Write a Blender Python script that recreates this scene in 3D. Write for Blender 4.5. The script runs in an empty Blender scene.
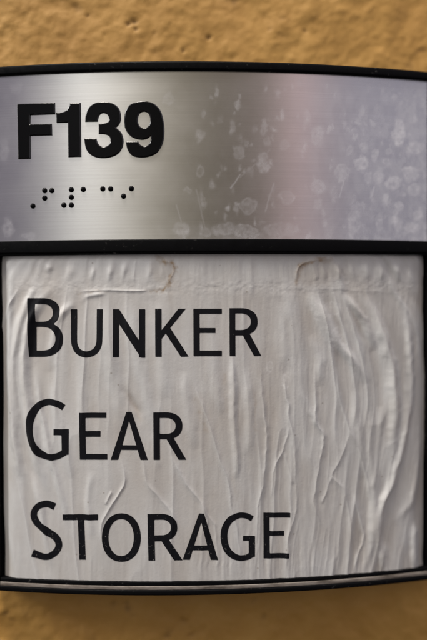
import bpy, math
import numpy as np

# ------------------------------------------------------------------ scene
S = bpy.context.scene
COL = S.collection
rng = np.random.default_rng(7)

R0 = 0.299           # radius of the bowed sign face (m)
D = 0.22             # camera distance to the nearest point of the face
YF = -0.0150         # depth of the face's crown; the wall is y = 0
TC = 0.0243          # the camera stands a little to the left of the sign's middle
HALF = 0.2228        # half of the arc inside the side rails (rad)
F_PX, CX, CY = D / 0.0003, 213.5, 320.0
YAW, PITCH, ROLL = 0.02777, -0.01636, -0.00577
ZC = 0.02

# camera frame (in the frame of the arc, then turned by TC about the arc's axis)
def cam_axes():
    cy, sy, cp, sp = math.cos(YAW), math.sin(YAW), math.cos(PITCH), math.sin(PITCH)
    cr, sr = math.cos(ROLL), math.sin(ROLL)
    f = np.array([sy*cp, cy*cp, sp]); r0 = np.array([cy, -sy, 0.0]); u0 = np.cross(r0, f)
    r = cr*r0 + sr*u0; u = -sr*r0 + cr*u0
    c = np.array([0.0, -(R0 + D), ZC])                    # relative to the axis
    ct, st = math.cos(-TC), math.sin(-TC)
    M = np.array([[ct, -st, 0], [st, ct, 0], [0, 0, 1]])
    return M@r, M@u, M@f, M@c + np.array([0, YF + R0, 0])
CR, CU, CF, CC = cam_axes()

def face(phi, z, proud=0.0):
    """point on the bowed face: phi along the arc, z up, proud = metres out of the face"""
    r = R0 + proud
    return np.stack(np.broadcast_arrays(r*np.sin(phi), YF + R0 - r*np.cos(phi), z), -1)

def to_sheet(P):
    """trace coordinates (the units the lettering and creases were measured in)"""
    d = P - CC; w = d@CF
    return CX + F_PX*(d@CR)/w, CY - F_PX*(d@CU)/w

def from_sheet(px, py, proud=0.0):
    """trace coordinates -> (phi, z) on the bowed face"""
    d = CF + CR*((px-CX)/F_PX) + CU*((CY-py)/F_PX)
    o = CC - np.array([0, YF+R0, 0]); r = R0 + proud
    a = d[0]**2+d[1]**2; b = o[0]*d[0]+o[1]*d[1]; c = o[0]**2+o[1]**2-r*r
    t = (-b - math.sqrt(b*b-a*c))/a
    p = o + t*d
    return math.atan2(p[0], -p[1]), p[2]

def zs(z, proud): return ZC + (z-ZC)*(D-proud)/D

# ------------------------------------------------------------------ noise
def vnoise(x, y, seed):
    x = np.asarray(x, float); y = np.asarray(y, float)
    xi = np.floor(x).astype(np.int64); yi = np.floor(y).astype(np.int64)
    fx = x-xi; fy = y-yi
    fx = fx*fx*fx*(fx*(fx*6-15)+10); fy = fy*fy*fy*(fy*(fy*6-15)+10)
    T = np.random.default_rng(seed).random((256, 256))*2-1
    g = lambda i, j: T[i & 255, j & 255]
    return (g(xi, yi)*(1-fx)+g(xi+1, yi)*fx)*(1-fy) + (g(xi, yi+1)*(1-fx)+g(xi+1, yi+1)*fx)*fy

def fbm(x, y, seed, octs=4, gain=0.5):
    s = 0; a = 1.0; n = 0
    for k in range(octs):
        s = s + a*vnoise(x*2**k+13.7*k, y*2**k+7.1*k, seed+k); n += a; a *= gain
    return s/n

# ------------------------------------------------------------------ splines and fields
def catmull(P, n=8, closed=False):
    P = np.asarray(P, float); out = []
    N = len(P)
    if N < 3: return P
    for i in range(N if closed else N-1):
        if closed: p0, p1, p2, p3 = P[(i-1) % N], P[i], P[(i+1) % N], P[(i+2) % N]
        else: p0, p1, p2, p3 = P[max(i-1, 0)], P[i], P[i+1], P[min(i+2, N-1)]
        for k in range(n):
            t = k/n
            out.append(0.5*((2*p1)+(-p0+p2)*t+(2*p0-5*p1+4*p2-p3)*t*t+(-p0+3*p1-3*p2+p3)*t**3))
    if not closed: out.append(P[-1])
    return np.array(out)

def seg_dist(x, y, a, b):
    dx, dy = b[0]-a[0], b[1]-a[1]; L2 = dx*dx+dy*dy+1e-12
    t = np.clip(((x-a[0])*dx+(y-a[1])*dy)/L2, 0, 1)
    return np.hypot(x-a[0]-t*dx, y-a[1]-t*dy), t

def sd_poly(x, y, P):
    d = np.full(x.shape, 1e9); inside = np.zeros(x.shape, bool)
    for i in range(len(P)):
        a, b = P[i], P[(i+1) % len(P)]
        d = np.minimum(d, seg_dist(x, y, a, b)[0])
        if a[1] != b[1]:
            c = ((a[1] > y) != (b[1] > y)) & (x < (b[0]-a[0])*(y-a[1])/(b[1]-a[1])+a[0])
            inside ^= c
    return np.where(inside, -d, d)

def stroke(P, w, n=8):
    """outline of a flat-ended pen stroke"""
    C = catmull(P, n) if len(P) > 2 else np.asarray(P, float)
    T = np.gradient(C, axis=0); T /= np.linalg.norm(T, axis=1, keepdims=True)
    Nn = np.stack([-T[:, 1], T[:, 0]], 1)
    W = np.asarray(w, float)*np.ones(len(C)) if np.ndim(w) == 0 else np.interp(np.linspace(0, 1, len(C)), np.linspace(0, 1, len(w)), w)
    return np.concatenate([C+Nn*W[:, None]/2, (C-Nn*W[:, None]/2)[::-1]])

def path(*parts):
    """closed outline from runs; each run is splined, runs meet in corners"""
    out = []
    for p in parts:
        c = catmull(p) if len(p) > 2 else np.asarray(p, float)
        out.append(c)
    return np.concatenate(out)

def ellipse(cx, cy, rx, ry, p=2.0, n=48):
    t = np.linspace(0, 2*np.pi, n, endpoint=False)
    c, s = np.cos(t), np.sin(t)
    return np.stack([cx+rx*np.sign(c)*np.abs(c)**(2/p), cy+ry*np.sign(s)*np.abs(s)**(2/p)], 1)

def rect(x0, y0, x1, y1, dx=0.0):
    """dx = lean of the foot"""
    return np.array([(x0, y0), (x1, y0), (x1+dx, y1), (x0+dx, y1)])

class Glyph:
    def __init__(g, add, sub=()): g.add, g.sub = add, sub
    def box(g):
        A = np.concatenate(g.add); return A.min(0), A.max(0)
    def sd(g, x, y):
        d = np.full(x.shape, 1e9)
        for p in g.add: d = np.minimum(d, sd_poly(x, y, p))
        for p in g.sub: d = np.maximum(d, -sd_poly(x, y, p))
        return d

# ------------------------------------------------------------------ mesh helpers
def link(name, verts, faces, mat, parent=None, smooth=True):
    me = bpy.data.meshes.new(name)
    me.from_pydata(np.asarray(verts).tolist(), [], faces if isinstance(faces, list) else faces.tolist())
    me.materials.append(mat)
    me.polygons.foreach_set('use_smooth', [smooth]*len(me.polygons))
    me.update()
    o = bpy.data.objects.new(name, me); COL.objects.link(o)
    if parent: o.parent = parent
    return o

def grid_mesh(name, P, mat, parent=None, attrs=None, uv=None):
    """P (rows, cols, 3): rows upward, cols to the right, seen from -Y"""
    nr, nc = P.shape[:2]
    idx = np.arange(nr*nc).reshape(nr, nc)
    q = np.stack([idx[:-1, :-1], idx[:-1, 1:], idx[1:, 1:], idx[1:, :-1]], -1).reshape(-1, 4)
    me = bpy.data.meshes.new(name)
    me.vertices.add(nr*nc); me.vertices.foreach_set('co', P.reshape(-1).astype(np.float32))
    me.loops.add(q.size); me.loops.foreach_set('vertex_index', q.reshape(-1).astype(np.int32))
    me.polygons.add(len(q)); me.polygons.foreach_set('loop_start', np.arange(0, q.size, 4, dtype=np.int32))
    me.update(calc_edges=True); me.validate()
    me.polygons.foreach_set('use_smooth', np.ones(len(q), bool))
    for k, v in (attrs or {}).items():
        a = me.attributes.new(k, 'FLOAT', 'POINT'); a.data.foreach_set('value', v.reshape(-1).astype(np.float32))
    if uv is not None:
        l = me.uv_layers.new(name='UVMap'); l.data.foreach_set('uv', uv.reshape(-1, 2)[q.reshape(-1)].reshape(-1).astype(np.float32))
    me.materials.append(mat); me.update()
    o = bpy.data.objects.new(name, me); COL.objects.link(o)
    if parent: o.parent = parent
    return o

def iso_mesh(name, glyph, step, place, mat, parent):
    """the region glyph.sd < 0 as a mesh, cut exactly on its outline; place(x, y, sd) -> points"""
    lo, hi = glyph.box()
    xs = np.arange(lo[0]-2*step, hi[0]+2.5*step, step); ys = np.arange(lo[1]-2*step, hi[1]+2.5*step, step)
    X, Y = np.meshgrid(xs, ys); Fv = glyph.sd(X, Y)
    pts, key, faces = [], {}, []
    def corner(i, j):
        k = (i, j)
        if k not in key: key[k] = len(pts); pts.append((X[i, j], Y[i, j], Fv[i, j]))
        return key[k]
    def cross(a, b):
        k = (a, b) if a < b else (b, a)
        if k not in key:
            (p, q) = k; fa, fb = Fv[p], Fv[q]; t = fa/(fa-fb)
            key[k] = len(pts); pts.append((X[p]+(X[q]-X[p])*t, Y[p]+(Y[q]-Y[p])*t, 0.0))
        return key[k]
    ins = Fv < 0
    any_ = ins[:-1, :-1] | ins[1:, :-1] | ins[:-1, 1:] | ins[1:, 1:]
    for i, j in np.argwhere(any_).tolist():
        c = [(i, j), (i+1, j), (i+1, j+1), (i, j+1)]        # y grows downward -> this order faces -Y
        poly = []
        for k in range(4):
            a, b = c[k], c[(k+1) % 4]
            if ins[a]: poly.append(corner(*a))
            if ins[a] != ins[b]: poly.append(cross(a, b))
        if len(poly) >= 3: faces.append(poly)
    A = np.array(pts)
    return link(name, place(A[:, 0], A[:, 1], A[:, 2]), faces, mat, parent)

def arc_bar(name, z0, z1, p0, p1, a0, a1, bev, mat, parent, n=96, seg=4):
    """bar along the arc, bevelled section: z0..z1 tall, p0 (back) .. p1 (front) proud of the face"""
    sec = [(p0, z0)]
    for (cx, cz, st) in ((p1-bev, z0+bev, -90), (p1-bev, z1-bev, 0)):
        for k in range(seg+1):
            t = math.radians(st+90*k/seg); sec.append((cx+bev*math.cos(t), cz+bev*math.sin(t)))
    sec.append((p0, z1))
    ph = np.linspace(a0, a1, n); V = []; m = len(sec)
    for f in ph: V += [tuple(face(f, z, p)) for p, z in sec]
    Fc = []
    for i in range(n-1):
        for k in range(m):
            a, b = i*m+k, i*m+(k+1) % m
            Fc.append([a, a+m, b+m, b])
    Fc.append(list(range(m))); Fc.append(list(range((n-1)*m, n*m))[::-1])
    o = link(name, V, Fc, mat, parent)
    md = o.modifiers.new('edge', 'EDGE_SPLIT'); md.split_angle = math.radians(50)
    return o

# ------------------------------------------------------------------ materials
def mat(name):
    m = bpy.data.materials.new(name); m.use_nodes = True
    nt = m.node_tree
    return m, nt, nt.nodes['Principled BSDF']
def node(nt, t, **k):
    n = nt.nodes.new(t)
    for a, v in k.items(): setattr(n, a, v)
    return n
def setin(n, **k):
    for a, v in k.items(): n.inputs[a.replace('_', ' ')].default_value = v
def ramp(nt, stops, interp='LINEAR'):
    r = node(nt, 'ShaderNodeValToRGB'); e = r.color_ramp.elements; r.color_ramp.interpolation = interp
    while len(e) < len(stops): e.new(0.5)
    for k, (p, c) in enumerate(stops):
        e[k].position = p; e[k].color = (*c, 1) if len(c) == 3 else c
    return r
def noise_tex(nt, vec, scale, detail=4, rough=0.55, mapping=None):
    n = node(nt, 'ShaderNodeTexNoise'); setin(n, Scale=scale, Detail=detail, Roughness=rough)
    if mapping:
        m = node(nt, 'ShaderNodeMapping'); m.inputs['Scale'].default_value = mapping
        nt.links.new(vec, m.inputs['Vector']); vec = m.outputs['Vector']
    nt.links.new(vec, n.inputs['Vector']); return n

def m_wall():
    m, nt, b = mat('ochre_paint')
    tc = node(nt, 'ShaderNodeTexCoord').outputs['Object']
    n1 = noise_tex(nt, tc, 55, 5, 0.6)
    r1 = ramp(nt, [(0.3, (0.40, 0.208, 0.043)), (0.55, (0.45, 0.242, 0.052)), (0.75, (0.49, 0.272, 0.066))])
    nt.links.new(n1.outputs['Fac'], r1.inputs['Fac'])
    at = node(nt, 'ShaderNodeAttribute', attribute_name='pit')
    mx = node(nt, 'ShaderNodeMix', data_type='RGBA'); mx.inputs[7].default_value = (0.13, 0.065, 0.018, 1)
    mu = node(nt, 'ShaderNodeMath', operation='MULTIPLY'); mu.inputs[1].default_value = 0.55
    nt.links.new(at.outputs['Fac'], mu.inputs[0]); nt.links.new(mu.outputs[0], mx.inputs[0])
    nt.links.new(r1.outputs['Color'], mx.inputs[6]); nt.links.new(mx.outputs[2], b.inputs['Base Color'])
    n2 = noise_tex(nt, tc, 900, 4, 0.6); bp = node(nt, 'ShaderNodeBump'); setin(bp, Strength=0.35, Distance=0.0003)
    nt.links.new(n2.outputs['Fac'], bp.inputs['Height']); nt.links.new(bp.outputs['Normal'], b.inputs['Normal'])
    setin(b, Roughness=0.62)
    return m

def m_black(name, rough=0.38, base=(0.004, 0.004, 0.0045), speck=True, bump=0.0):
    m, nt, b = mat(name)
    tc = node(nt, 'ShaderNodeTexCoord').outputs['Object']
    n1 = noise_tex(nt, tc, 600, 4, 0.6)
    r = ramp(nt, [(0.35, (rough-0.1,)*3), (0.7, (rough+0.15,)*3)]); nt.links.new(n1.outputs['Fac'], r.inputs['Fac'])
    if speck: nt.links.new(r.outputs['Color'], b.inputs['Roughness'])
    else: setin(b, Roughness=rough)
    setin(b, Base_Color=(*base, 1)); b.inputs['Specular IOR Level'].default_value = 0.05 if speck else 0.07
    if speck:
        n2 = noise_tex(nt, tc, 700, 3, 0.65); n3 = noise_tex(nt, tc, 60, 2)
        r2 = ramp(nt, [(0.64, (0, 0, 0)), (0.72, (1, 1, 1))]); nt.links.new(n2.outputs['Fac'], r2.inputs['Fac'])
        r3 = ramp(nt, [(0.48, (0, 0, 0)), (0.62, (0.8, 0.8, 0.8))]); nt.links.new(n3.outputs['Fac'], r3.inputs['Fac'])
        mu = node(nt, 'ShaderNodeMath', operation='MULTIPLY'); nt.links.new(r2.outputs['Color'], mu.inputs[0]); nt.links.new(r3.outputs['Color'], mu.inputs[1])
        mx = node(nt, 'ShaderNodeMix', data_type='RGBA'); mx.inputs[6].default_value = (*base, 1); mx.inputs[7].default_value = (0.10, 0.095, 0.09, 1)
        nt.links.new(mu.outputs[0], mx.inputs[0]); nt.links.new(mx.outputs[2], b.inputs['Base Color'])
    return m

def m_steel():
    m, nt, b = mat('brushed_steel')
    uv = node(nt, 'ShaderNodeUVMap', uv_map='UVMap').outputs['UV']
    n1 = noise_tex(nt, uv, 1.0, 5, 0.65, (14, 2600, 1))          # fine brush lines along the sign
    n2 = noise_tex(nt, uv, 1.0, 3, 0.5, (60, 90, 1))             # clouded grime
    r = ramp(nt, [(0.25, (0.545, 0.535, 0.525)), (0.75, (0.615, 0.605, 0.595))]); nt.links.new(n1.outputs['Fac'], r.inputs['Fac'])
    rr = ramp(nt, [(0.3, (0.20,)*3), (0.7, (0.27,)*3)]); nt.links.new(n2.outputs['Fac'], rr.inputs['Fac'])
    nt.links.new(rr.outputs['Color'], b.inputs['Roughness'])
    setin(b, Metallic=1.0, Anisotropic=0.85, Anisotropic_Rotation=0.25)
    tg = node(nt, 'ShaderNodeTangent', direction_type='UV_MAP', uv_map='UVMap'); nt.links.new(tg.outputs['Tangent'], b.inputs['Tangent'])
    nt.links.new(r.outputs['Color'], b.inputs['Base Color'])
    bp = node(nt, 'ShaderNodeBump'); setin(bp, Strength=0.05, Distance=0.00002)
    nt.links.new(n1.outputs['Fac'], bp.inputs['Height']); nt.links.new(bp.outputs['Normal'], b.inputs['Normal'])
    # dried mineral residue
    d = node(nt, 'ShaderNodeBsdfPrincipled'); setin(d, Base_Color=(0.86, 0.85, 0.88, 1), Roughness=0.5)
    at = node(nt, 'ShaderNodeAttribute', attribute_name='residue')
    n3 = noise_tex(nt, uv, 1.0, 4, 0.6, (1500, 1500, 1))
    r3 = ramp(nt, [(0.3, (0.8,)*3), (0.65, (1.0,)*3)]); nt.links.new(n3.outputs['Fac'], r3.inputs['Fac'])
    mu = node(nt, 'ShaderNodeMath', operation='MULTIPLY', use_clamp=True); nt.links.new(at.outputs['Fac'], mu.inputs[0]); nt.links.new(r3.outputs['Color'], mu.inputs[1])
    ms = node(nt, 'ShaderNodeMixShader'); nt.links.new(mu.outputs[0], ms.inputs[0]); nt.links.new(b.outputs[0], ms.inputs[1]); nt.links.new(d.outputs[0], ms.inputs[2])
    nt.links.new(ms.outputs[0], nt.nodes['Material Output'].inputs['Surface'])
    return m

def m_paper():
    m, nt, b = mat('damp_paper')
    tc = node(nt, 'ShaderNodeTexCoord').outputs['Object']
    n1 = noise_tex(nt, tc, 38, 5, 0.6)
    r1 = ramp(nt, [(0.3, (0.525, 0.515, 0.495)), (0.7, (0.590, 0.586, 0.574))]); nt.links.new(n1.outputs['Fac'], r1.inputs['Fac'])
    def over(prev, attr, col, k):
        at = node(nt, 'ShaderNodeAttribute', attribute_name=attr)
        mu = node(nt, 'ShaderNodeMath', operation='MULTIPLY', use_clamp=True); mu.inputs[1].default_value = k
        nt.links.new(at.outputs['Fac'], mu.inputs[0])
        mx = node(nt, 'ShaderNodeMix', data_type='RGBA'); mx.inputs[7].default_value = (*col, 1)
        nt.links.new(mu.outputs[0], mx.inputs[0]); nt.links.new(prev, mx.inputs[6]); return mx.outputs[2]
    c = over(r1.outputs['Color'], 'stain_and_tint', (0.29, 0.205, 0.125), 1.1)
    c = over(c, 'residue', (0.80, 0.79, 0.77), 0.8)
    # tiny dark flecks
    v = node(nt, 'ShaderNodeTexVoronoi'); setin(v, Scale=140); nt.links.new(tc, v.inputs['Vector'])
    rv = ramp(nt, [(0.03, (1, 1, 1)), (0.05, (0, 0, 0))]); nt.links.new(v.outputs['Distance'], rv.inputs['Fac'])
    mu = node(nt, 'ShaderNodeMath', operation='MULTIPLY'); mu.inputs[1].default_value = 0.5; nt.links.new(rv.outputs['Color'], mu.inputs[0])
    mx = node(nt, 'ShaderNodeMix', data_type='RGBA'); mx.inputs[7].default_value = (0.2, 0.16, 0.13, 1)
    nt.links.new(mu.outputs[0], mx.inputs[0]); nt.links.new(c, mx.inputs[6])
    nt.links.new(mx.outputs[2], b.inputs['Base Color'])
    n2 = noise_tex(nt, tc, 1600, 4, 0.6); bp = node(nt, 'ShaderNodeBump'); setin(bp, Strength=0.35, Distance=0.0001)
    nt.links.new(n2.outputs['Fac'], bp.inputs['Height']); nt.links.new(bp.outputs['Normal'], b.inputs['Normal'])
    setin(b, Roughness=0.40); b.inputs['Specular IOR Level'].default_value = 0.5
    return m

def m_ink():
    m, nt, b = mat('printed_ink')
    tc = node(nt, 'ShaderNodeTexCoord').outputs['Object']
    sp = node(nt, 'ShaderNodeSeparateXYZ'); nt.links.new(tc, sp.inputs[0])
    mr = node(nt, 'ShaderNodeMapRange'); setin(mr, From_Min=-0.020, From_Max=-0.062, To_Min=0.0, To_Max=0.085); nt.links.new(sp.outputs['Z'], mr.inputs['Value'])
    n2 = noise_tex(nt, tc, 1300, 3, 0.7)                           # worn specks, more of them low on the sheet
    ad = node(nt, 'ShaderNodeMath', operation='ADD'); nt.links.new(n2.outputs['Fac'], ad.inputs[0]); nt.links.new(mr.outputs[0], ad.inputs[1])
    r = ramp(nt, [(0.70, (0.007, 0.007, 0.009)), (0.80, (0.20, 0.19, 0.18))]); nt.links.new(ad.outputs[0], r.inputs['Fac'])
    nt.links.new(r.outputs['Color'], b.inputs['Base Color']); setin(b, Roughness=0.55); b.inputs['Specular IOR Level'].default_value = 0.10
    return m

def m_lip():
    m, nt, b = mat('dull_clear_plastic')
    tc = node(nt, 'ShaderNodeTexCoord').outputs['Object']
    n1 = noise_tex(nt, tc, 1.0, 5, 0.65, (160, 160, 900))
    r = ramp(nt, [(0.35, (0.09, 0.075, 0.06)), (0.5, (0.19, 0.162, 0.138)), (0.7, (0.29, 0.26, 0.23))]); nt.links.new(n1.outputs['Fac'], r.inputs['Fac'])
    nt.links.new(r.outputs['Color'], b.inputs['Base Color']); setin(b, Roughness=0.65); b.inputs['Specular IOR Level'].default_value = 0.2
    return m

POLISH = m_black('polished_acrylic', 0.16, (0.004, 0.004, 0.004), speck=False); POLISH.node_tree.nodes['Principled BSDF'].inputs['Specular IOR Level'].default_value = 0.7
WALL, BLACK, GLOSS, STEEL, PAPER, INK, LIP = m_wall(), m_black('black_plastic'), m_black('black_acrylic', 0.27, (0.003, 0.003, 0.0035), speck=False), m_steel(), m_paper(), m_ink(), m_lip()

# ------------------------------------------------------------------ wall
def build_wall():
    def axis(c, fine, far):
        a = np.arange(c-fine, c+fine, 0.0006); g = np.linspace(0, 1, 24)[1:]**1.6*(far-fine)
        return np.concatenate([c-fine-g[::-1], a, c+fine+g])
    x = axis(0, 0.105, 0.5); z = axis(0.01, 0.135, 0.5)
    X, Z = np.meshgrid(x, z)
    h = 0.0016*fbm(X*60, Z*60, 11, 3) + 0.0010*fbm(X*190, Z*190+0.2*X*190, 21, 3) + 0.0003*fbm(X*520, Z*520, 31, 2)
    pit = np.zeros_like(X)
    r = np.random.default_rng(3)
    for k in range(260):                                            # small pits and trowel nicks
        cx, cz = r.uniform(-0.11, 0.11), r.uniform(-0.13, 0.15)
        a = r.uniform(0.0006, 0.0016)*(1.6 if r.random() < 0.12 else 1); e = r.uniform(0.5, 1.0); th = r.uniform(0, np.pi)
        ix = (np.abs(x-cx) < 4*a).nonzero()[0]; iz = (np.abs(z-cz) < 4*a).nonzero()[0]
        if len(ix) < 2 or len(iz) < 2: continue
        s = np.ix_(iz, ix); dx, dz = X[s]-cx, Z[s]-cz
        u = (dx*np.cos(th)+dz*np.sin(th))/a; v = (-dx*np.sin(th)+dz*np.cos(th))/(a*e)
        g = np.exp(-(u*u+v*v)*np.clip(1+1.3*vnoise(X[s]*700, Z[s]*700, k), .25, 3))
        h[s] -= 0.0009*g*r.uniform(0.4, 1.0); pit[s] = np.maximum(pit[s], g*r.uniform(0.1, 0.9))
    # the cluster of chips above the sign
    for (px, py, a) in ((134, 22, 3.2), (128, 24, 2.4), (136, 29, 2.2), (209, 37, 2.2), (183, 51, 1.8), (305, 31, 1.8), (270, 29, 1.5), (88, 15, 1.5)):
        d = CF + CR*((px-CX)/F_PX) + CU*((CY-py)/F_PX); t = -CC[1]/d[1]; p = CC+t*d; a *= 0.0003
        g = np.exp(-(((X-p[0])/a)**2+((Z-p[2])/(a*0.8))**2)*(1+0.6*vnoise(X*1200, Z*1200, 5)))
        h -= 0.0015*g; pit = np.maximum(pit, g)
    P = np.stack([X, -0.42*h, Z], -1)
    o = grid_mesh('wall', P, WALL, attrs={'pit': pit})
    o['kind'] = 'structure'
build_wall()

# ------------------------------------------------------------------ the sign
sign = bpy.data.objects.new('door_sign', None); COL.objects.link(sign)
sign['label'] = 'bowed room sign in black frame, brushed metal strip over wrinkled paper, on ochre wall'
sign['category'] = 'sign'
sign.location = (0, 0, 0)
sign.empty_display_size = 0.02

E_TOP, E_P1, E_P0, E_S1, E_S0, E_L0, E_BOT = 0.09386, 0.09108, 0.04073, 0.03630, -0.0628, -0.06514, -0.06674
PR = 0.0009
A0, A1 = -HALF-0.0035, HALF+0.0040
SIDE = 0.0030/R0

def backing():
    n = 64; ph = np.linspace(A0-SIDE+0.001, A1+SIDE-0.001, n)
    z0, z1 = zs(E_BOT, 0)+0.0006, zs(E_TOP, 0)-0.0006
    V = []
    for f in ph:
        p = face(f, 0, -0.0022)
        for y in (p[1], -0.0006):
            V += [(p[0], y, z0), (p[0], y, z1)]
    F = []
    for i in range(n-1):
        a, b = 4*i, 4*i+4
        F += [[a, b, b+1, a+1], [a+2, a+3, b+3, b+2], [a+1, b+1, b+3, a+3], [a, a+2, b+2, b]]
    F += [[0, 1, 3, 2], [4*n-4, 4*n-2, 4*n-1, 4*n-3]]
    link('backing_panel', V, F, BLACK, sign, smooth=False)
backing()
arc_bar('rail', zs(E_P1, PR), zs(E_TOP, PR), -0.0030, PR, A0, A1, 0.0007, BLACK, sign)
arc_bar('divider_bar', zs(E_S1, PR)+0.0006, zs(E_P0, PR), -0.0022, PR, A0, A1, 0.0004, BLACK, sign)
arc_bar('divider_lip', zs(E_S1, 0)-0.0001, zs(E_S1, PR)+0.0006, -0.0022, 0.0003, A0, A1, 0.00025, BLACK, sign)
arc_bar('rail', zs(E_BOT, PR), zs(E_L0, PR), -0.0030, PR, A0, A1, 0.0004, BLACK, sign)
arc_bar('retaining_lip', zs(E_L0, 0.0004)+0.0000, zs(E_L0, 0.0004)+0.0012, -0.0022, 0.0003, A0+0.001, A1-0.001, 0.0002, LIP, sign)
arc_bar('dark_gap_strip', zs(E_L0, 0)+0.0013, zs(E_S0, 0)+0.0002, -0.0022, 0.0000, A0+0.001, A1-0.001, 0.0002, BLACK, sign)  # added black bar standing in for the dark gap below the paper
for a, b in ((A0-SIDE, A0), (A1, A1+SIDE)):
    arc_bar('side_rail', zs(E_BOT, PR), zs(E_TOP, PR), -0.0040, 0.0002, a, b, 0.0004, BLACK, sign, n=8)

# ---- metal plate with dried residue
def soft(d, w): return 1/(1+np.exp(np.clip(d/w, -40, 40)))
BLOBS = [  # x, y, rx, ry, fill, ring
 (399,133,7,11,.62,.3),(361,163,6,6,.42,.5),(341.6,172.6,7,8,.28,.3),(393.6,183.5,8,7,.42,.2),(411.4,174,8,7.5,.5,.2),(378.6,176.7,4,8,.35,.3),
 (385.4,198.6,3,6,.35,.2),(355,222,7,11,.3,.15),(378.6,223,4,8,.35,.3),(397,222,5,7,.5,.2),(354.8,135,2.5,5,.22,.4),(359.4,122,2.2,3.4,.2,.4),
 (361.6,112,2,3.4,.2,.3),(350.4,150.7,2.2,5,.15,.4),(363,146.6,2.8,5,.3,.2),(374.5,155,3,5.5,.3,.4),(388.7,151.5,3.3,2.8,.25,.3),(386.8,161.7,3,4,.2,.4),
 (415.5,146.6,8,6,.42,.1),(367.6,176.7,3,5,.25,.3),(414,190,7,5.5,.35,.2),(399,206,3,3,.3,.5),(402.4,194.5,2.2,2.2,.3,.2),(411.4,228.7,8,5.5,.4,.1),(418,215,5,5,.35,.1),
 (239,104,3,5,.24,.35),(231.5,127.5,2,5,.14,.35),(238.6,152,5.5,7.5,.14,.22),(262.4,163,6.5,9.5,.24,.2),(248.7,206.8,9,7,.14,.32),(287,197,7.5,5.5,.1,.35),
 (317,135.7,6,9,.24,.12),(306,115,3.5,5,.16,.12),(318.5,187.6,7,8,.24,.12),(284.3,145,5,4.8,.1,.18),(267,141,2.8,4,.12,.2),(317,204,4,5,.2,.12),
 (246,231.4,11,6,.16,.35),(280,230,16,5.5,.14,.22),(325,223,2,3.5,.3,.2),(168.6,99.5,5,5,.12,.16),(199,135.7,4,5.5,.16,.14),(200,170,3.5,5,.06,.28),
 (188.3,190,2.5,2.5,.1,.3),(181.5,230,8,7,.26,.1),(222.5,229,11,6,.16,.15),(205,232,5,4,.12,.2),(8,228,5,8,.2,.05),(28,236,6,3,.2,.1),(4,150,4,10,.12,.05),(16,88,5,6,.08,.05)]
def metal_residue(x, y):
    wx = x + 2.4*fbm(x/8, y/8, 60, 2) + 1.0*fbm(x/2.5, y/2.5, 62, 2); wy = y + 2.4*fbm(x/8, y/8, 70, 2) + 1.0*fbm(x/2.5, y/2.5, 72, 2)
    res = np.zeros_like(x)
    bl = list(BLOBS); r = np.random.default_rng(12)
    for k in range(240):                                           # finer spotting, thicker to the right and bottom
        u = 427 - 230*r.random()**1.6; v = 240 - 165*r.random()**1.25; s = 0.45+2.1*r.random()**2.2
        bl.append((u, v, s*r.uniform(.7, 1.0), s*r.uniform(.9, 1.9), r.uniform(.08, .32), r.uniform(0, .3)))
    for (cx, cy, rx, ry, f, g) in bl:
        m = (np.abs(x-cx) < rx*2+3) & (np.abs(y-cy) < ry*2+3)
        if not m.any(): continue
        d = (np.hypot((wx[m]-cx)/rx, (wy[m]-cy)/ry)-1)*min(rx, ry)
        tex = np.clip(0.85+0.8*fbm(x[m]/3.5+cx, y[m]/4, 80, 3), 0.2, 1.4)
        res[m] = np.maximum(res[m], 0.72*f*soft(d, 0.6)*tex + 0.35*g*np.exp(-(d/0.9)**2)*(0.7+0.5*vnoise(x[m]/3, y[m]/3+cx, 81)))
    for (ax, ay, bx, by, w, f) in ((240.5,175,231,188,.8,.2),(344,179,340,197,.7,.22),(374.5,187,372,196,.8,.25),(274,183,265,211,.7,.15),(196,190,205,228,.7,.1),(176,205,184,230,.6,.12),(270,150,240,178,.6,.1)):
        d, t = seg_dist(0.7*x+0.3*wx, 0.7*y+0.3*wy, (ax, ay), (bx, by)); res = np.maximum(res, f*np.exp(-(d/w)**2))
    haze = np.clip((x-290)/137, 0, 1)*0.24 + np.clip((y-222)/18, 0, 1)*0.10*np.clip((x-140)/60, 0, 1) + 0.02
    res = res + haze*(0.6+0.8*np.clip(0.5+1.3*fbm(x/7, y/11, 90, 5, .6), 0, 1))
    return np.clip(res, 0, 0.9)

plate_lo, plate_hi = zs(E_P0, -0.0003)-0.0010, zs(E_P1, -0.0003)+0.0010
ph = np.arange(A0-0.001, A1+0.001, 0.0002/R0); zz = np.arange(plate_lo, plate_hi, 0.0002)
PH, ZZ = np.meshgrid(ph, zz)
PP = face(PH, ZZ, -0.0003)
sx, sy = to_sheet(PP)
plate = grid_mesh('metal_plate', PP, STEEL, sign, {'residue': metal_residue(sx, sy)}, np.stack([PH*R0, ZZ], -1))

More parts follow.
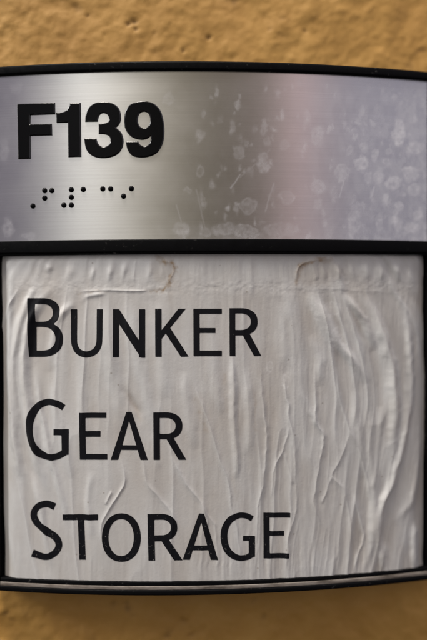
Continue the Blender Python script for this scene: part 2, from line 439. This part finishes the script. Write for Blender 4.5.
# ---- raised characters (cast acrylic on the plate)
k = 5.3375; fx = lambda x: 10+x/k; fy = lambda y: 95+y/k
def q(P, ox, oy, s): return [(ox+a/s, oy+b/s) for a, b in P]
GF = Glyph([np.array(q([(34,44),(238,38),(239,101),(107,106),(106,153),(221,150),(223,214),(107,217),(108,339),(40,341)],10,95,k))])
G1 = Glyph([path(q([(316,40),(376,39)],10,95,k), q([(379,329),(308,331)],10,95,k), q([(306,147),(245,148)],10,95,k), q([(243,90),(270,91),(295,82),(310,63),(316,40)],10,95,k))])
s2 = 4.744; A = lambda P: q(P, 80, 95, s2)
G3 = Glyph([path(A([(22,126),(24,95),(36,62),(66,38),(110,29),(155,38),(184,62),(194,100),(188,132),(170,153)]),
                 A([(170,153),(195,176),(206,215),(197,255),(168,285),(113,299),(60,289),(27,256),(17,204)]),
                 A([(76,204),(88,233),(111,244),(133,235),(142,214),(136,194),(115,185),(86,183)]),
                 A([(86,134),(112,132),(130,126),(136,110),(127,91),(107,85),(90,96),(83,125)]))])
G9 = Glyph([path(A([(210,150),(208,112),(215,72),(242,40),(295,26),(347,37),(382,72),(398,130),(400,182),(392,230),(368,270),(334,289),(290,296),(248,287),(224,258),(215,218)]),
                 A([(275,217),(286,234),(306,240),(325,232),(333,213),(334,194)]),
                 A([(334,194),(318,206),(288,211),(250,201),(224,178),(210,150)]))],
           [ellipse(80+303/s2, 95+116/s2, 28.5/s2, 38/s2, 2.3)])
def raised(x, y, f):
    t = np.clip(-f/1.35, 0, 1); h = 0.00065*np.sqrt(1-(1-t)**2) - 0.0004
    ang = [from_sheet(a, b, 0.0003) for a, b in zip(x, y)]
    ang = np.array(ang); return face(ang[:, 0], ang[:, 1], h)
for nm, g in (('raised_letter', GF), ('raised_numeral', G1), ('raised_numeral', G3), ('raised_numeral', G9)):
    o = iso_mesh(nm, g, 0.27, raised, GLOSS, plate)
    o.data.materials.append(POLISH)                     # the rounded shoulders are polished, the tops are matt
    for p in o.data.polygons:
        c = p.center; a = math.atan2(c.x, -(c.y-YF-R0))
        if p.normal.x*math.sin(a)-p.normal.y*math.cos(a) < 0.96: p.material_index = 1

# ---- braille
DOTS = [(32.6,205.9),(44.4,190.5),(51.5,190.5),(44.4,198),(71.1,189.6),(71.1,197.2),(71.1,205.1),(63.6,205.1),(83,189.3),(102.6,188.8),(110.5,188.8),(123.4,196.1),(131.3,188.5)]
def dome(r, h, nu=20, nv=7):
    V = [(0, 0, h)]; F = []
    for i in range(1, nv+1):
        a = math.pi/2*i/nv
        for j in range(nu):
            t = 2*math.pi*j/nu; V.append((r*math.sin(a)**0.9*math.cos(t), r*math.sin(a)**0.9*math.sin(t), h*math.cos(a)-(0.0002 if i == nv else 0)))
    for j in range(nu): F.append([0, 1+j, 1+(j+1) % nu])
    for i in range(nv-1):
        for j in range(nu):
            a = 1+i*nu+j; b = 1+i*nu+(j+1) % nu; F.append([a, a+nu, b+nu, b])
    return V, F
for (px, py) in DOTS:
    f, z = from_sheet(px, py, 0.0)
    V, Fc = dome(0.00082, 0.00075)
    c = face(f, z, -0.0003); n = np.array([math.sin(f), -math.cos(f), 0]); t = np.array([math.cos(f), math.sin(f), 0]); up = np.array([0, 0, 1.0])
    W = [c + t*a + up*b + n*d for a, b, d in V]
    link('braille_dot', W, Fc, GLOSS, plate)

# ---- paper insert: creases traced as ridge lines (points, height mm, width, skew)
RIDGES = [
 # right half, soft folds fanning from the crease under the divider
 ([(307,292),(322,314),(338,343),(354,362),(366,385)], .80, 5.0, .3), ([(362,292),(376.6,320),(386,346),(392.5,372),(394,400),(392.7,440),(383,488)], .95, 4.4, .25),
 ([(392,292),(405.5,314),(410,345),(409.5,392),(402,440),(389.5,488),(381.4,505),(378,540),(386,568)], .95, 4.2, .2), ([(344.5,292),(356,308),(368,330),(374,352)], .6, 4.2, .2),
 ([(334,293),(348,318),(362,345),(372,380),(376,420)], .22, 4, .2), ([(312.5,334),(319,360),(320.5,388)], .28, 3.5, 0), ([(421,290),(423,360),(421.5,440),(415,488),(408.7,505),(393,524)], .38, 4, 0),
 ([(413.5,520),(414,545),(415,575)], .5, 3.2, 0), ([(424,300),(425,420),(424,560)], .3, 3, 0),
 ([(367,385),(370,440),(373,488),(373,508),(371.8,543),(362,575)], .50, 3.6, 0), ([(380,405),(378,456),(373,490)], .25, 2.6, 0), ([(352,388),(356,420),(364,455),(366,480)], .22, 3, 0),
 # sharp creases
 ([(315,355),(316.5,392),(316,421),(323.5,437),(319,462),(315.7,488),(314,502),(318,516),(322,532)], .40, 1.9, .35), ([(336.5,366),(339.7,398),(349.4,430),(357.4,446),(367,478),(371,500)], .42, 1.9, .4),
 ([(351,428),(346,444),(338,462),(331.7,475),(343,489),(347.7,508),(351,533),(346,556)], .34, 1.7, .3), ([(331.7,475),(326,490),(322,505)], .22, 1.6, 0), ([(354,493),(357,508),(361,521),(363.8,536),(357,556),(355.8,575)], .55, 2.2, -.3),
 ([(290,420),(295,456),(296.6,492),(296.6,508),(287.6,544),(286,578)], .26, 2.0, .2), ([(299.6,385),(312.5,414),(317,428)], .2, 3, 0), ([(386,540),(382,556),(384,575)], .35, 3, 0),
 ([(196,380),(200,399),(210,427),(220.6,461),(228,480),(232,506),(238.7,542),(241,575)], .34, 2.0, .3), ([(232,355),(233.5,401),(234.8,440),(238.7,480)], .36, 2.8, .2), ([(260.6,360),(263,401),(265.7,440),(263,480),(258,506),(256.7,530),(256.7,578)], .42, 2.3, .25),
 ([(284,372),(287,400),(290,424),(295,443),(296.6,482)], .36, 2.0, .2), ([(289,424),(283.8,450),(274,470),(271,500)], .28, 1.8, -.2), ([(284,452),(290,470),(294,485)], .2, 1.6, 0),
 ([(200,503),(211,520),(215.5,531),(218,578)], .22, 1.8, .2), ([(120,385),(130,398),(138,412),(141,426)], -.25, 3.2, 0), ([(120.6,455),(125,480),(119,494),(108,512),(102,528),(103,560)], .28, 1.7, .2),
 ([(112,490),(106,506)], .2, 1.5, 0), ([(143,455),(146,480),(159,498),(172,514),(181,540)], .25, 1.8, .3), ([(172,455),(178,468),(185,481),(198,498),(205.7,514),(208,540)], .34, 1.9, .3), ([(152,432),(160,470)], .12, 2.2, 0),
 # broad soft waves, middle
 ([(75,310),(80,360),(82,410),(88,460)], .30, 7, 0), ([(103,300),(110,350),(118,400),(122,440)], .34, 7, 0), ([(130,297),(135,340),(148,400),(158,440)], .30, 6, 0), ([(156,300),(160,350),(166,400)], .28, 6, 0), ([(184,370),(188,410),(196,450)], .25, 6, 0),
 ([(214,330),(216,380),(224,420)], .22, 6, 0), ([(247,365),(249,420),(248,460)], .22, 5, 0), ([(282,300),(284,340),(284,372)], .2, 6, 0),
 # left arcs
 ([(13,262),(10,288),(8,340),(7.7,376),(11.6,414),(16.7,458),(22,480),(27,520)], .55, 3.6, -.2), ([(44,280),(30,296),(20,320),(14.5,353),(14,380),(18,420),(24,452)], .40, 3.6, 0), ([(62,278),(42,300),(28,330),(25.5,376),(28,401),(33.5,440),(42,476),(50,500)], .60, 4.0, -.2),
 ([(37,362),(39,390),(43,420),(52,460),(62,500),(68,530)], .36, 3.4, 0), ([(50,372),(56,410),(65,450),(72,480)], .30, 4, 0), ([(30,470),(38,500),(44,530),(52,570)], .3, 3.2, 0), ([(78,300),(60,315),(52,345),(52,372)], .3, 5, 0),
 ([(92,470),(88,500),(92,540)], .16, 3.5, 0),
 # cockled band above the horizontal crease
 ([(80,303),(88,296),(100,294),(108,292.5)], .2, 2.6, 0), ([(77,291.5),(108,290),(131,291),(150,291)], .20, 1.5, -.4), ([(169,283),(172.5,275),(174.7,268),(169.5,262),(162,260)], .20, 1.4, 0),
 ([(52,262),(46,274)], .25, 3.5, 0), ([(95,262),(91,284)], .30, 2.6, 0), ([(113,258),(109,284)], .30, 3, 0), ([(127,258),(122,284)], .32, 2.8, 0), ([(137,258),(133,284)], .26, 2.4, 0), ([(150,258),(148,286)], .26, 3, 0), ([(160,262),(164,280)], .22, 2.6, 0), ([(74,260),(66,285)], .25, 4, 0),
 ([(312,260),(316,282)], .26, 2.4, 0), ([(321,259),(325,284)], .32, 2.6, 0), ([(336,258),(341,284)], .34, 3, 0), ([(350,258),(354,284)], .36, 3.2, 0), ([(364,258),(368,284)], .34, 3.2, 0), ([(379,258),(382,286)], .38, 3.4, 0), ([(395,258),(399,286)], .40, 3.4, 0), ([(410,258),(413,290)], .42, 3.6, 0),
 ([(296,283),(299,267),(312,261),(332,259)], .26, 1.6, 0), ([(303,292),(330,288.5),(362,291),(395,292)], .08, 2.4, -.4),
]
def crease_height(x, y):
    H = np.zeros_like(x)
    wx = x + 1.6*fbm(x/22, y/24, 140, 3) + 0.7*fbm(x/40, y/9, 145, 2)*np.clip((x-90)/60, 0, 1); wy = y + 1.0*fbm(x/22, y/30, 150, 2)
    for P, h, w, sk in RIDGES:
        C = catmull(P, 9); n = len(C)
        lo, hi = C.min(0)-5*w, C.max(0)+5*w
        m = (x > lo[0]) & (x < hi[0]) & (y > lo[1]) & (y < hi[1])
        if not m.any(): continue
        X, Y = wx[m], wy[m]; best = np.full(X.shape, 1e9); sg = np.zeros(X.shape); tt = np.zeros(X.shape)
        for i in range(n-1):
            d, t = seg_dist(X, Y, C[i], C[i+1])
            cr = (C[i+1][0]-C[i][0])*(Y-C[i][1])-(C[i+1][1]-C[i][1])*(X-C[i][0])
            b = d < best; best[b] = d[b]; sg[b] = np.sign(cr)[b]; tt[b] = ((i+t)/(n-1))[b]
        if hi[1] < 300+5*w and hi[1]-lo[1]-10*w > 8: h *= 0.5+0.5*((P[0][0]*7.3) % 1)
        if w < 2.5: w, h = w*0.8, h*0.62
        ww = w*(1+0.5*sk*sg*np.clip(best/w*2, 0, 1))*(1+0.25*vnoise(tt*3+P[0][1], tt*0+P[0][0], 35))
        left = 1+0.35*np.clip((190-X)/60, 0, 1)
        fr = (0.2 if w < 3 else 0.32) if hi[1]-lo[1]-10*w > 45 or w < 2.2 else 0.5; fade = np.clip(tt/fr, 0, 1)*np.clip((1-tt)/fr, 0, 1); fade = fade*fade*(3-2*fade)*(0.85+0.3*vnoise(tt*3+P[0][1], tt*0+w+P[0][0], 33))
        prof = np.exp(-(best/ww)**2) if w > 2.4 else 0.6*np.exp(-np.abs(best)/(ww*0.75)*np.minimum(1, best/ww*1.5+.25))+0.4*np.exp(-(best/(1.8*ww))**2)
        H[m] += h*prof*fade*left
    right = np.clip((x-170)/200, 0, 1); low = np.clip((y-520)/45, 0, 1)
    # cockles that follow the folds: straight in the middle, bowed outward near both ends
    dy = y-400
    kr = np.clip((x-235)/150, 0, 1); kl = np.clip((105-x)/80, 0, 1)
    f_r = np.where(dy < 0, 32*(dy/108)**2, 12*(np.abs(dy)/100)**1.5)*kr
    f_l = np.where(y < 376, 34*(np.abs(y-376)/98)**2, 17*(np.abs(y-376)/124)**1.6)*kl
    sq = x + f_r - f_l + 2.4*fbm(x/60, y/40, 400, 2)
    below = 1/(1+np.exp(-(y-296)/5))
    def ridged(f, along, seed, p): return (1-np.abs(vnoise(sq*f, y/along, seed)))**p
    H += below*(0.15+0.28*kr**0.7+0.20*kl)*(ridged(1/15., 170, 410, 2)-0.5)
    H += below*(0.012+0.045*kr**0.6+0.02*kl)*(ridged(1/6.5, 80, 420, 2.5)-0.4)*(0.4+0.6*np.clip((y-330)/80, 0, 1))
    H += (1-below)*(0.06+0.10*kr)*vnoise(sq/7.5, y/45, 430)
    H += (0.04+0.03*right)*fbm(wx/10, y/70, 160, 3) + 0.035*fbm(wx/4.0, y/34, 170, 3)*(0.4+right)
    H += low*0.075*vnoise(wx/2.8, y/40, 180)*np.clip((x-190)/40, 0.25, 1)
    H += 0.008*fbm(x/6, y/6, 190, 3)
    band = np.clip(1-np.abs(y-287)/14, 0, 1)
    H += 0.05*band*fbm(x/5, y/4, 195, 3)
    return H*0.001
def paper_pts(PHa, Za):
    base = -0.0008
    x, y = to_sheet(face(PHa, Za, base))
    h = 1.5*crease_height(x, y)
    e = np.minimum(PHa-A0, A1-PHa)*R0
    h = h*np.clip(e/0.004, 0.15, 1)
    drop = 0.0015*np.exp(-(e/0.0030)**2)+0.0001*np.exp(-np.clip(zs(E_S1, 0)-Za, 0, 1)/0.001)
    return face(PHa, Za, base+h-drop), x, y
def paper_stain_and_tint(x, y):
    s = np.zeros_like(x); wx = x+3.6*fbm(x/6, y/6, 210, 4, .7); wy = y+3.6*fbm(x/6, y/6, 220, 4, .7)
    for P, f, w in (([(150,291.5),(160,290.5),(169.5,284),(172,276),(174.7,268),(169.5,263),(160,261),(157,256)], .58, 2.1), ([(77,293),(108,291)], .2, 1.0), ([(296,284),(297,275),(301,266),(312,262),(332,259.5)], .60, 2.1),
                    ([(124,386),(133,402),(140,421)], .10, 2.6), ([(196,398),(206,430)], .14, 2.5), ([(225,375),(226,410)], .14, 2.0), ([(254,390),(255,430)], .14, 2.0), ([(174,262),(176,256)], .2, .8), ([(233,470),(237,500)], .1, 2.5)):
        C = catmull(P, 5); d = np.full(x.shape, 1e9)
        for i in range(len(C)-1): d = np.minimum(d, seg_dist(wx, wy, C[i], C[i+1])[0])
        s = np.maximum(s, f*np.exp(-(d/w)**2)*(0.75+0.5*vnoise(x/4, y/4, 230)))
    s = s*(0.55+0.75*np.clip(0.5+1.2*fbm(x/6, y/6, 260, 3), 0, 1))
    s = s + 0.16*soft(np.hypot((wx-163)/12, (wy-268)/15)-1, 0.08) + 0.15*soft(np.hypot((wx-318)/24, (wy-272)/14)-1, 0.08)
    hh = crease_height(x, y)*1000                       # browner tint where the sheet has sunk away from the ridges
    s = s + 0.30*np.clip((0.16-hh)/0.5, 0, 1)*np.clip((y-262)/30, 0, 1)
    tone = 0.10*np.clip(fbm(x/30, y/60, 240, 4)+0.12, 0, 1)*2 + 0.05*np.clip(fbm(x/5, y/25, 250, 3), 0, 1)
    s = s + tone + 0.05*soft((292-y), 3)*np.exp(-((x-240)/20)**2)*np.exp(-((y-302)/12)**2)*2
    return np.clip(s, 0, 1)
def paper_residue(x, y):
    wx = x+1.6*fbm(x/5, y/5, 310, 3); wy = y+1.6*fbm(x/5, y/5, 320, 3); r = np.zeros_like(x)
    for (cx, cy, rx, ry, f, g) in ((332,309,8,7,.28,.4),(318,312,7,8,.2,.3),(337,334,6,7,.32,.4),(332,344,2,5,.35,.4),(286,381,4,7,.25,.4),(291,366,7,9,.25,.15),(270,367,3,5,.15,.3),(302,366,5,8,.2,.1),(162,294,4,4,.1,.3),(195,270,7,5,.1,.15),
                                   (220,296,3,6,.1,.2),(248,270,6,6,.08,.1),(281,290,3,4,.12,.2),(272,291,2,2,.2,.3),(57,362,2.5,1,.3,.2),(241,405,5,5,.12,.12),(160,500,5,4,.08,.08),(380,312,6,8,.12,.15),(345,281,4,4,.15,.25)):
        m = (np.abs(x-cx) < rx*2+4) & (np.abs(y-cy) < ry*2+4)
        d = (np.hypot((wx[m]-cx)/rx, (wy[m]-cy)/ry)-1)*min(rx, ry)
        r[m] = np.maximum(r[m], f*soft(d, 0.5)*(0.7+0.6*fbm(x[m]/2.5, y[m]/2.5, 330, 2)) + g*np.exp(-(d/0.7)**2)*np.clip(0.5+vnoise(x[m]/3, y[m]/3, 340), 0, 1))
    return np.clip(r, 0, 1)

s_lo, s_hi = zs(E_S0, -0.001), zs(E_S1, -0.001)+0.0012
ph = np.arange(A0-0.0005, A1+0.0005, 0.00018/R0); zz = np.arange(s_lo, s_hi, 0.00018)
PH, ZZ = np.meshgrid(ph, zz)
PP, sx, sy = paper_pts(PH, ZZ)
paper = grid_mesh('paper_insert', PP, PAPER, sign, {'stain_and_tint': paper_stain_and_tint(sx, sy), 'residue': paper_residue(sx, sy)})

# ---- printed lettering
def G(*a, sub=()): return Glyph(list(a), list(sub))
def bowl(x0, xr, y0, y1, p=2.3):
    """D-shaped outline from a stem at x0 out to xr"""
    cy, ry = (y0+y1)/2, (y1-y0)/2
    rx = min(xr-x0, ry*1.25); cx = xr-rx
    t = np.linspace(-np.pi/2, np.pi/2, 28)
    c, s = np.cos(t), np.sin(t)
    arc = np.stack([cx+rx*np.abs(c)**(2/p), cy+ry*np.sign(s)*np.abs(s)**(2/p)], 1)
    return np.concatenate([[(x0, y0)], arc, [(x0, y1)]])
LETTERS = []
# BUNKER
LETTERS.append(G(rect(27.6,298.2,35.5,357,1.6), bowl(29,59.8,298.2,326.6), bowl(30,63.1,321.6,357), sub=[bowl(35.6,52.5,304,321.7), bowl(36.4,55.5,326.9,350.7)]))
LETTERS.append(G(stroke([(73.9,309.2),(74,322),(74,336),(74.6,345),(78.5,351.6),(86.5,354.4),(94.5,351.6),(98.8,345),(99.6,336),(99.7,322),(99.8,309.2)], 6.2)))
LETTERS.append(G(rect(112.9,309.2,118.9,357,.2), rect(139,309.2,145.2,357.2), np.array([(112.9,309.2),(119,309.2),(145.2,350),(145.3,357.8),(141,357.6),(113,315)])))
LETTERS.append(G(rect(155.1,308.7,161.6,356.8,.2), np.array([(178.4,308.7),(185.9,308.7),(166.5,332.5),(161,339.8),(161,331)]), np.array([(164.2,331.2),(169.6,327),(188.6,356.6),(180.9,356.8)])))
LETTERS.append(G(rect(193.3,308.7,199.6,356.3,.2), rect(195,308.7,221.9,313.9), rect(195,328,215.5,333), rect(195,350.6,221.9,356.2)))
LETTERS.append(G(rect(229.4,308.2,235.3,356.2,.2), bowl(231,257.7,308.2,335.5), np.array([(242,334),(249,332.5),(261.4,356),(254.2,356.2)]), sub=[bowl(235.3,250.8,313.5,330)]))
# GEAR
LETTERS.append(G(stroke([(63.8,407.6),(57,403.6),(48,402),(38.5,406),(32,416),(30.2,430),(32.8,443),(39,452),(48.5,456.6),(57.5,456.2),(66,451.5)], [6.2,6.4,6.4,7.2,7.6,7.7,7.6,7.2,6.6,6.4,6.6]), rect(61.8,429,68.9,454.5,.1), rect(53.6,429,66,435.2)))
LETTERS.append(G(rect(79.3,412.6,85.6,459.8,.4), rect(81,412.6,106.4,418), rect(81,431,100.5,436.8), rect(81,453.9,107.4,459.7)))
LETTERS.append(G(np.array([(126.4,411.8),(131.6,411.8),(118.2,460),(110.6,460)]), np.array([(126.4,411.8),(131.6,411.8),(147.9,460),(140.5,460)]), rect(118,445.3,141,450)))
LETTERS.append(G(rect(153.3,412.3,159.8,460,.2), bowl(155,182.4,412.3,439.4), np.array([(165.8,438),(172.6,436.4),(186.4,460),(178.6,460)]), sub=[bowl(159.8,175.5,418,433.9)]))
# STORAGE
LETTERS.append(G(stroke([(54.8,506.8),(46.8,503.9),(38.6,506),(33.6,513.6),(36.4,522.4),(46.4,531),(56,538),(58.7,546),(54,553.6),(44.6,557),(32.4,553)], [7.2,6.6,6.4,6.8,7.2,7.2,7.2,6.8,6.4,6.4,7.2])))
LETTERS.append(G(rect(62.6,514.3,98.1,520.2), rect(77.4,516,84,559.9,1.7)))
LETTERS.append(G(ellipse(121.4,537.7,19.4,24.3,2.15), sub=[ellipse(121.1,537.7,12.6,18.5,2.1)]))
LETTERS.append(G(rect(147.4,514,154.2,560.7,1.0), bowl(149,177.3,514,541.4), np.array([(160.5,540),(168,538.4),(182.6,560.5),(174.2,560.6)]), sub=[bowl(154.4,170.8,519.9,535.4)]))
LETTERS.append(G(np.array([(199,513.5),(204,513.5),(189.8,560),(182.6,560)]), np.array([(199,513.5),(204,513.5),(218.1,560.2),(210.8,560.2)]), rect(190,545.6,211,550.4)))
LETTERS.append(G(stroke([(252.4,518.8),(246,515.8),(239,515.4),(230.5,519.5),(225.2,528),(224,538),(226.2,547.8),(231.5,554.6),(239,557.9),(246.5,557.4),(252.6,554)], [5.8,5.6,5.6,6.4,6.8,6.9,6.8,6.4,5.8,5.6,5.8]), rect(248.7,535.9,255,556.6), rect(243,535.9,252,540.8)))
LETTERS.append(G(rect(263.4,512.7,269.6,558.6,.2), rect(265,512.7,290.2,517.6), rect(265,531,284.2,535.9), rect(265,553.2,289,558.4)))
def printed(x, y, f):
    a = np.array([from_sheet(u, v, -0.0007) for u, v in zip(x, y)])
    P, _, _ = paper_pts(a[:, 0], a[:, 1])
    n = np.stack([np.sin(a[:, 0]), -np.cos(a[:, 0]), 0*a[:, 0]], -1)
    return P + n*0.000045
for g in LETTERS:
    iso_mesh('printed_letter', g, 0.45, printed, INK, paper)

# ------------------------------------------------------------------ light
W = bpy.data.worlds.new('World'); S.world = W; W.use_nodes = True
nt = W.node_tree; bg = nt.nodes['Background']
tc = node(nt, 'ShaderNodeTexCoord'); sp = node(nt, 'ShaderNodeSeparateXYZ'); nt.links.new(tc.outputs['Generated'], sp.inputs[0])
ng = node(nt, 'ShaderNodeMath', operation='MULTIPLY'); ng.inputs[1].default_value = -1; nt.links.new(sp.outputs['Y'], ng.inputs[0])
at = node(nt, 'ShaderNodeMath', operation='ARCTAN2'); nt.links.new(sp.outputs['X'], at.inputs[0]); nt.links.new(ng.outputs[0], at.inputs[1])
mr = node(nt, 'ShaderNodeMapRange'); setin(mr, From_Min=-1.2, From_Max=1.2); nt.links.new(at.outputs[0], mr.inputs['Value'])
def azp(a): return (a+1.2)/2.4
AZ = [(-1.15, (.80,.80,.84)), (-0.72, (.44,.40,.50)), (-0.60, (.62,.58,.68)), (-0.49, (1.35,1.32,1.32)), (-0.41, (2.45,2.42,2.34)), (-0.34, (2.35,2.29,2.17)), (-0.27, (1.65,1.58,1.42)), (-0.17, (1.05,.97,.81)), (-0.06, (.60,.53,.42)), (0.07, (.42,.36,.29)),
      (0.20, (.50,.42,.37)), (0.26, (.82,.67,.63)), (0.32, (1.40,1.06,1.06)), (0.37, (1.34,1.05,1.09)), (0.44, (1.0,.88,.97)), (0.54, (.84,.80,.96)), (0.80, (.82,.79,.96)), (1.15, (.9,.88,.95))]
rp = ramp(nt, [(azp(a), c) for a, c in AZ]); nt.links.new(mr.outputs[0], rp.inputs['Fac'])
el = node(nt, 'ShaderNodeMapRange'); setin(el, From_Min=-0.7, From_Max=0.9, To_Min=0.0, To_Max=1.85); nt.links.new(sp.outputs['Z'], el.inputs['Value'])
mm = node(nt, 'ShaderNodeVectorMath', operation='SCALE'); nt.links.new(rp.outputs['Color'], mm.inputs[0]); nt.links.new(el.outputs[0], mm.inputs['Scale'])
nt.links.new(mm.outputs[0], bg.inputs['Color']); bg.inputs['Strength'].default_value = 0.47

def area(name, loc, target, sx_, sy_, energy, col):
    l = bpy.data.lights.new(name, 'AREA'); l.shape = 'RECTANGLE'; l.size = sx_; l.size_y = sy_; l.energy = energy; l.color = col
    o = bpy.data.objects.new(name, l); COL.objects.link(o); o.location = loc
    from mathutils import Vector
    o.rotation_euler = (Vector(target)-Vector(loc)).to_track_quat('-Z', 'Y').to_euler()
area('ceiling_lamp', (-0.25, -0.29, 1.12), (0, 0, 0), 0.32, 0.32, 12.0, (1.0, 0.93, 0.84))
area('added_side_lamp', (-1.12, -0.42, 0.76), (0, 0, 0), 0.20, 0.45, 12.0, (1.0, 0.98, 0.96))  # added side light, raking across to bring out the paper folds

# ------------------------------------------------------------------ camera
from mathutils import Matrix
cam = bpy.data.cameras.new('camera'); co = bpy.data.objects.new('camera', cam); COL.objects.link(co)
M = Matrix(((CR[0], CU[0], -CF[0], CC[0]), (CR[1], CU[1], -CF[1], CC[1]), (CR[2], CU[2], -CF[2], CC[2]), (0, 0, 0, 1)))
co.matrix_world = M
cam.sensor_fit = 'VERTICAL'; cam.sensor_height = 36; cam.lens = F_PX/640*36
cam.clip_start = 0.01; cam.clip_end = 20
cam.dof.use_dof = True; cam.dof.focus_distance = D+0.0008; cam.dof.aperture_fstop = 2.4
S.camera = co

S.render.engine = 'CYCLES'
S.view_settings.view_transform = 'Standard'; S.view_settings.look = 'None'; S.view_settings.exposure = 0
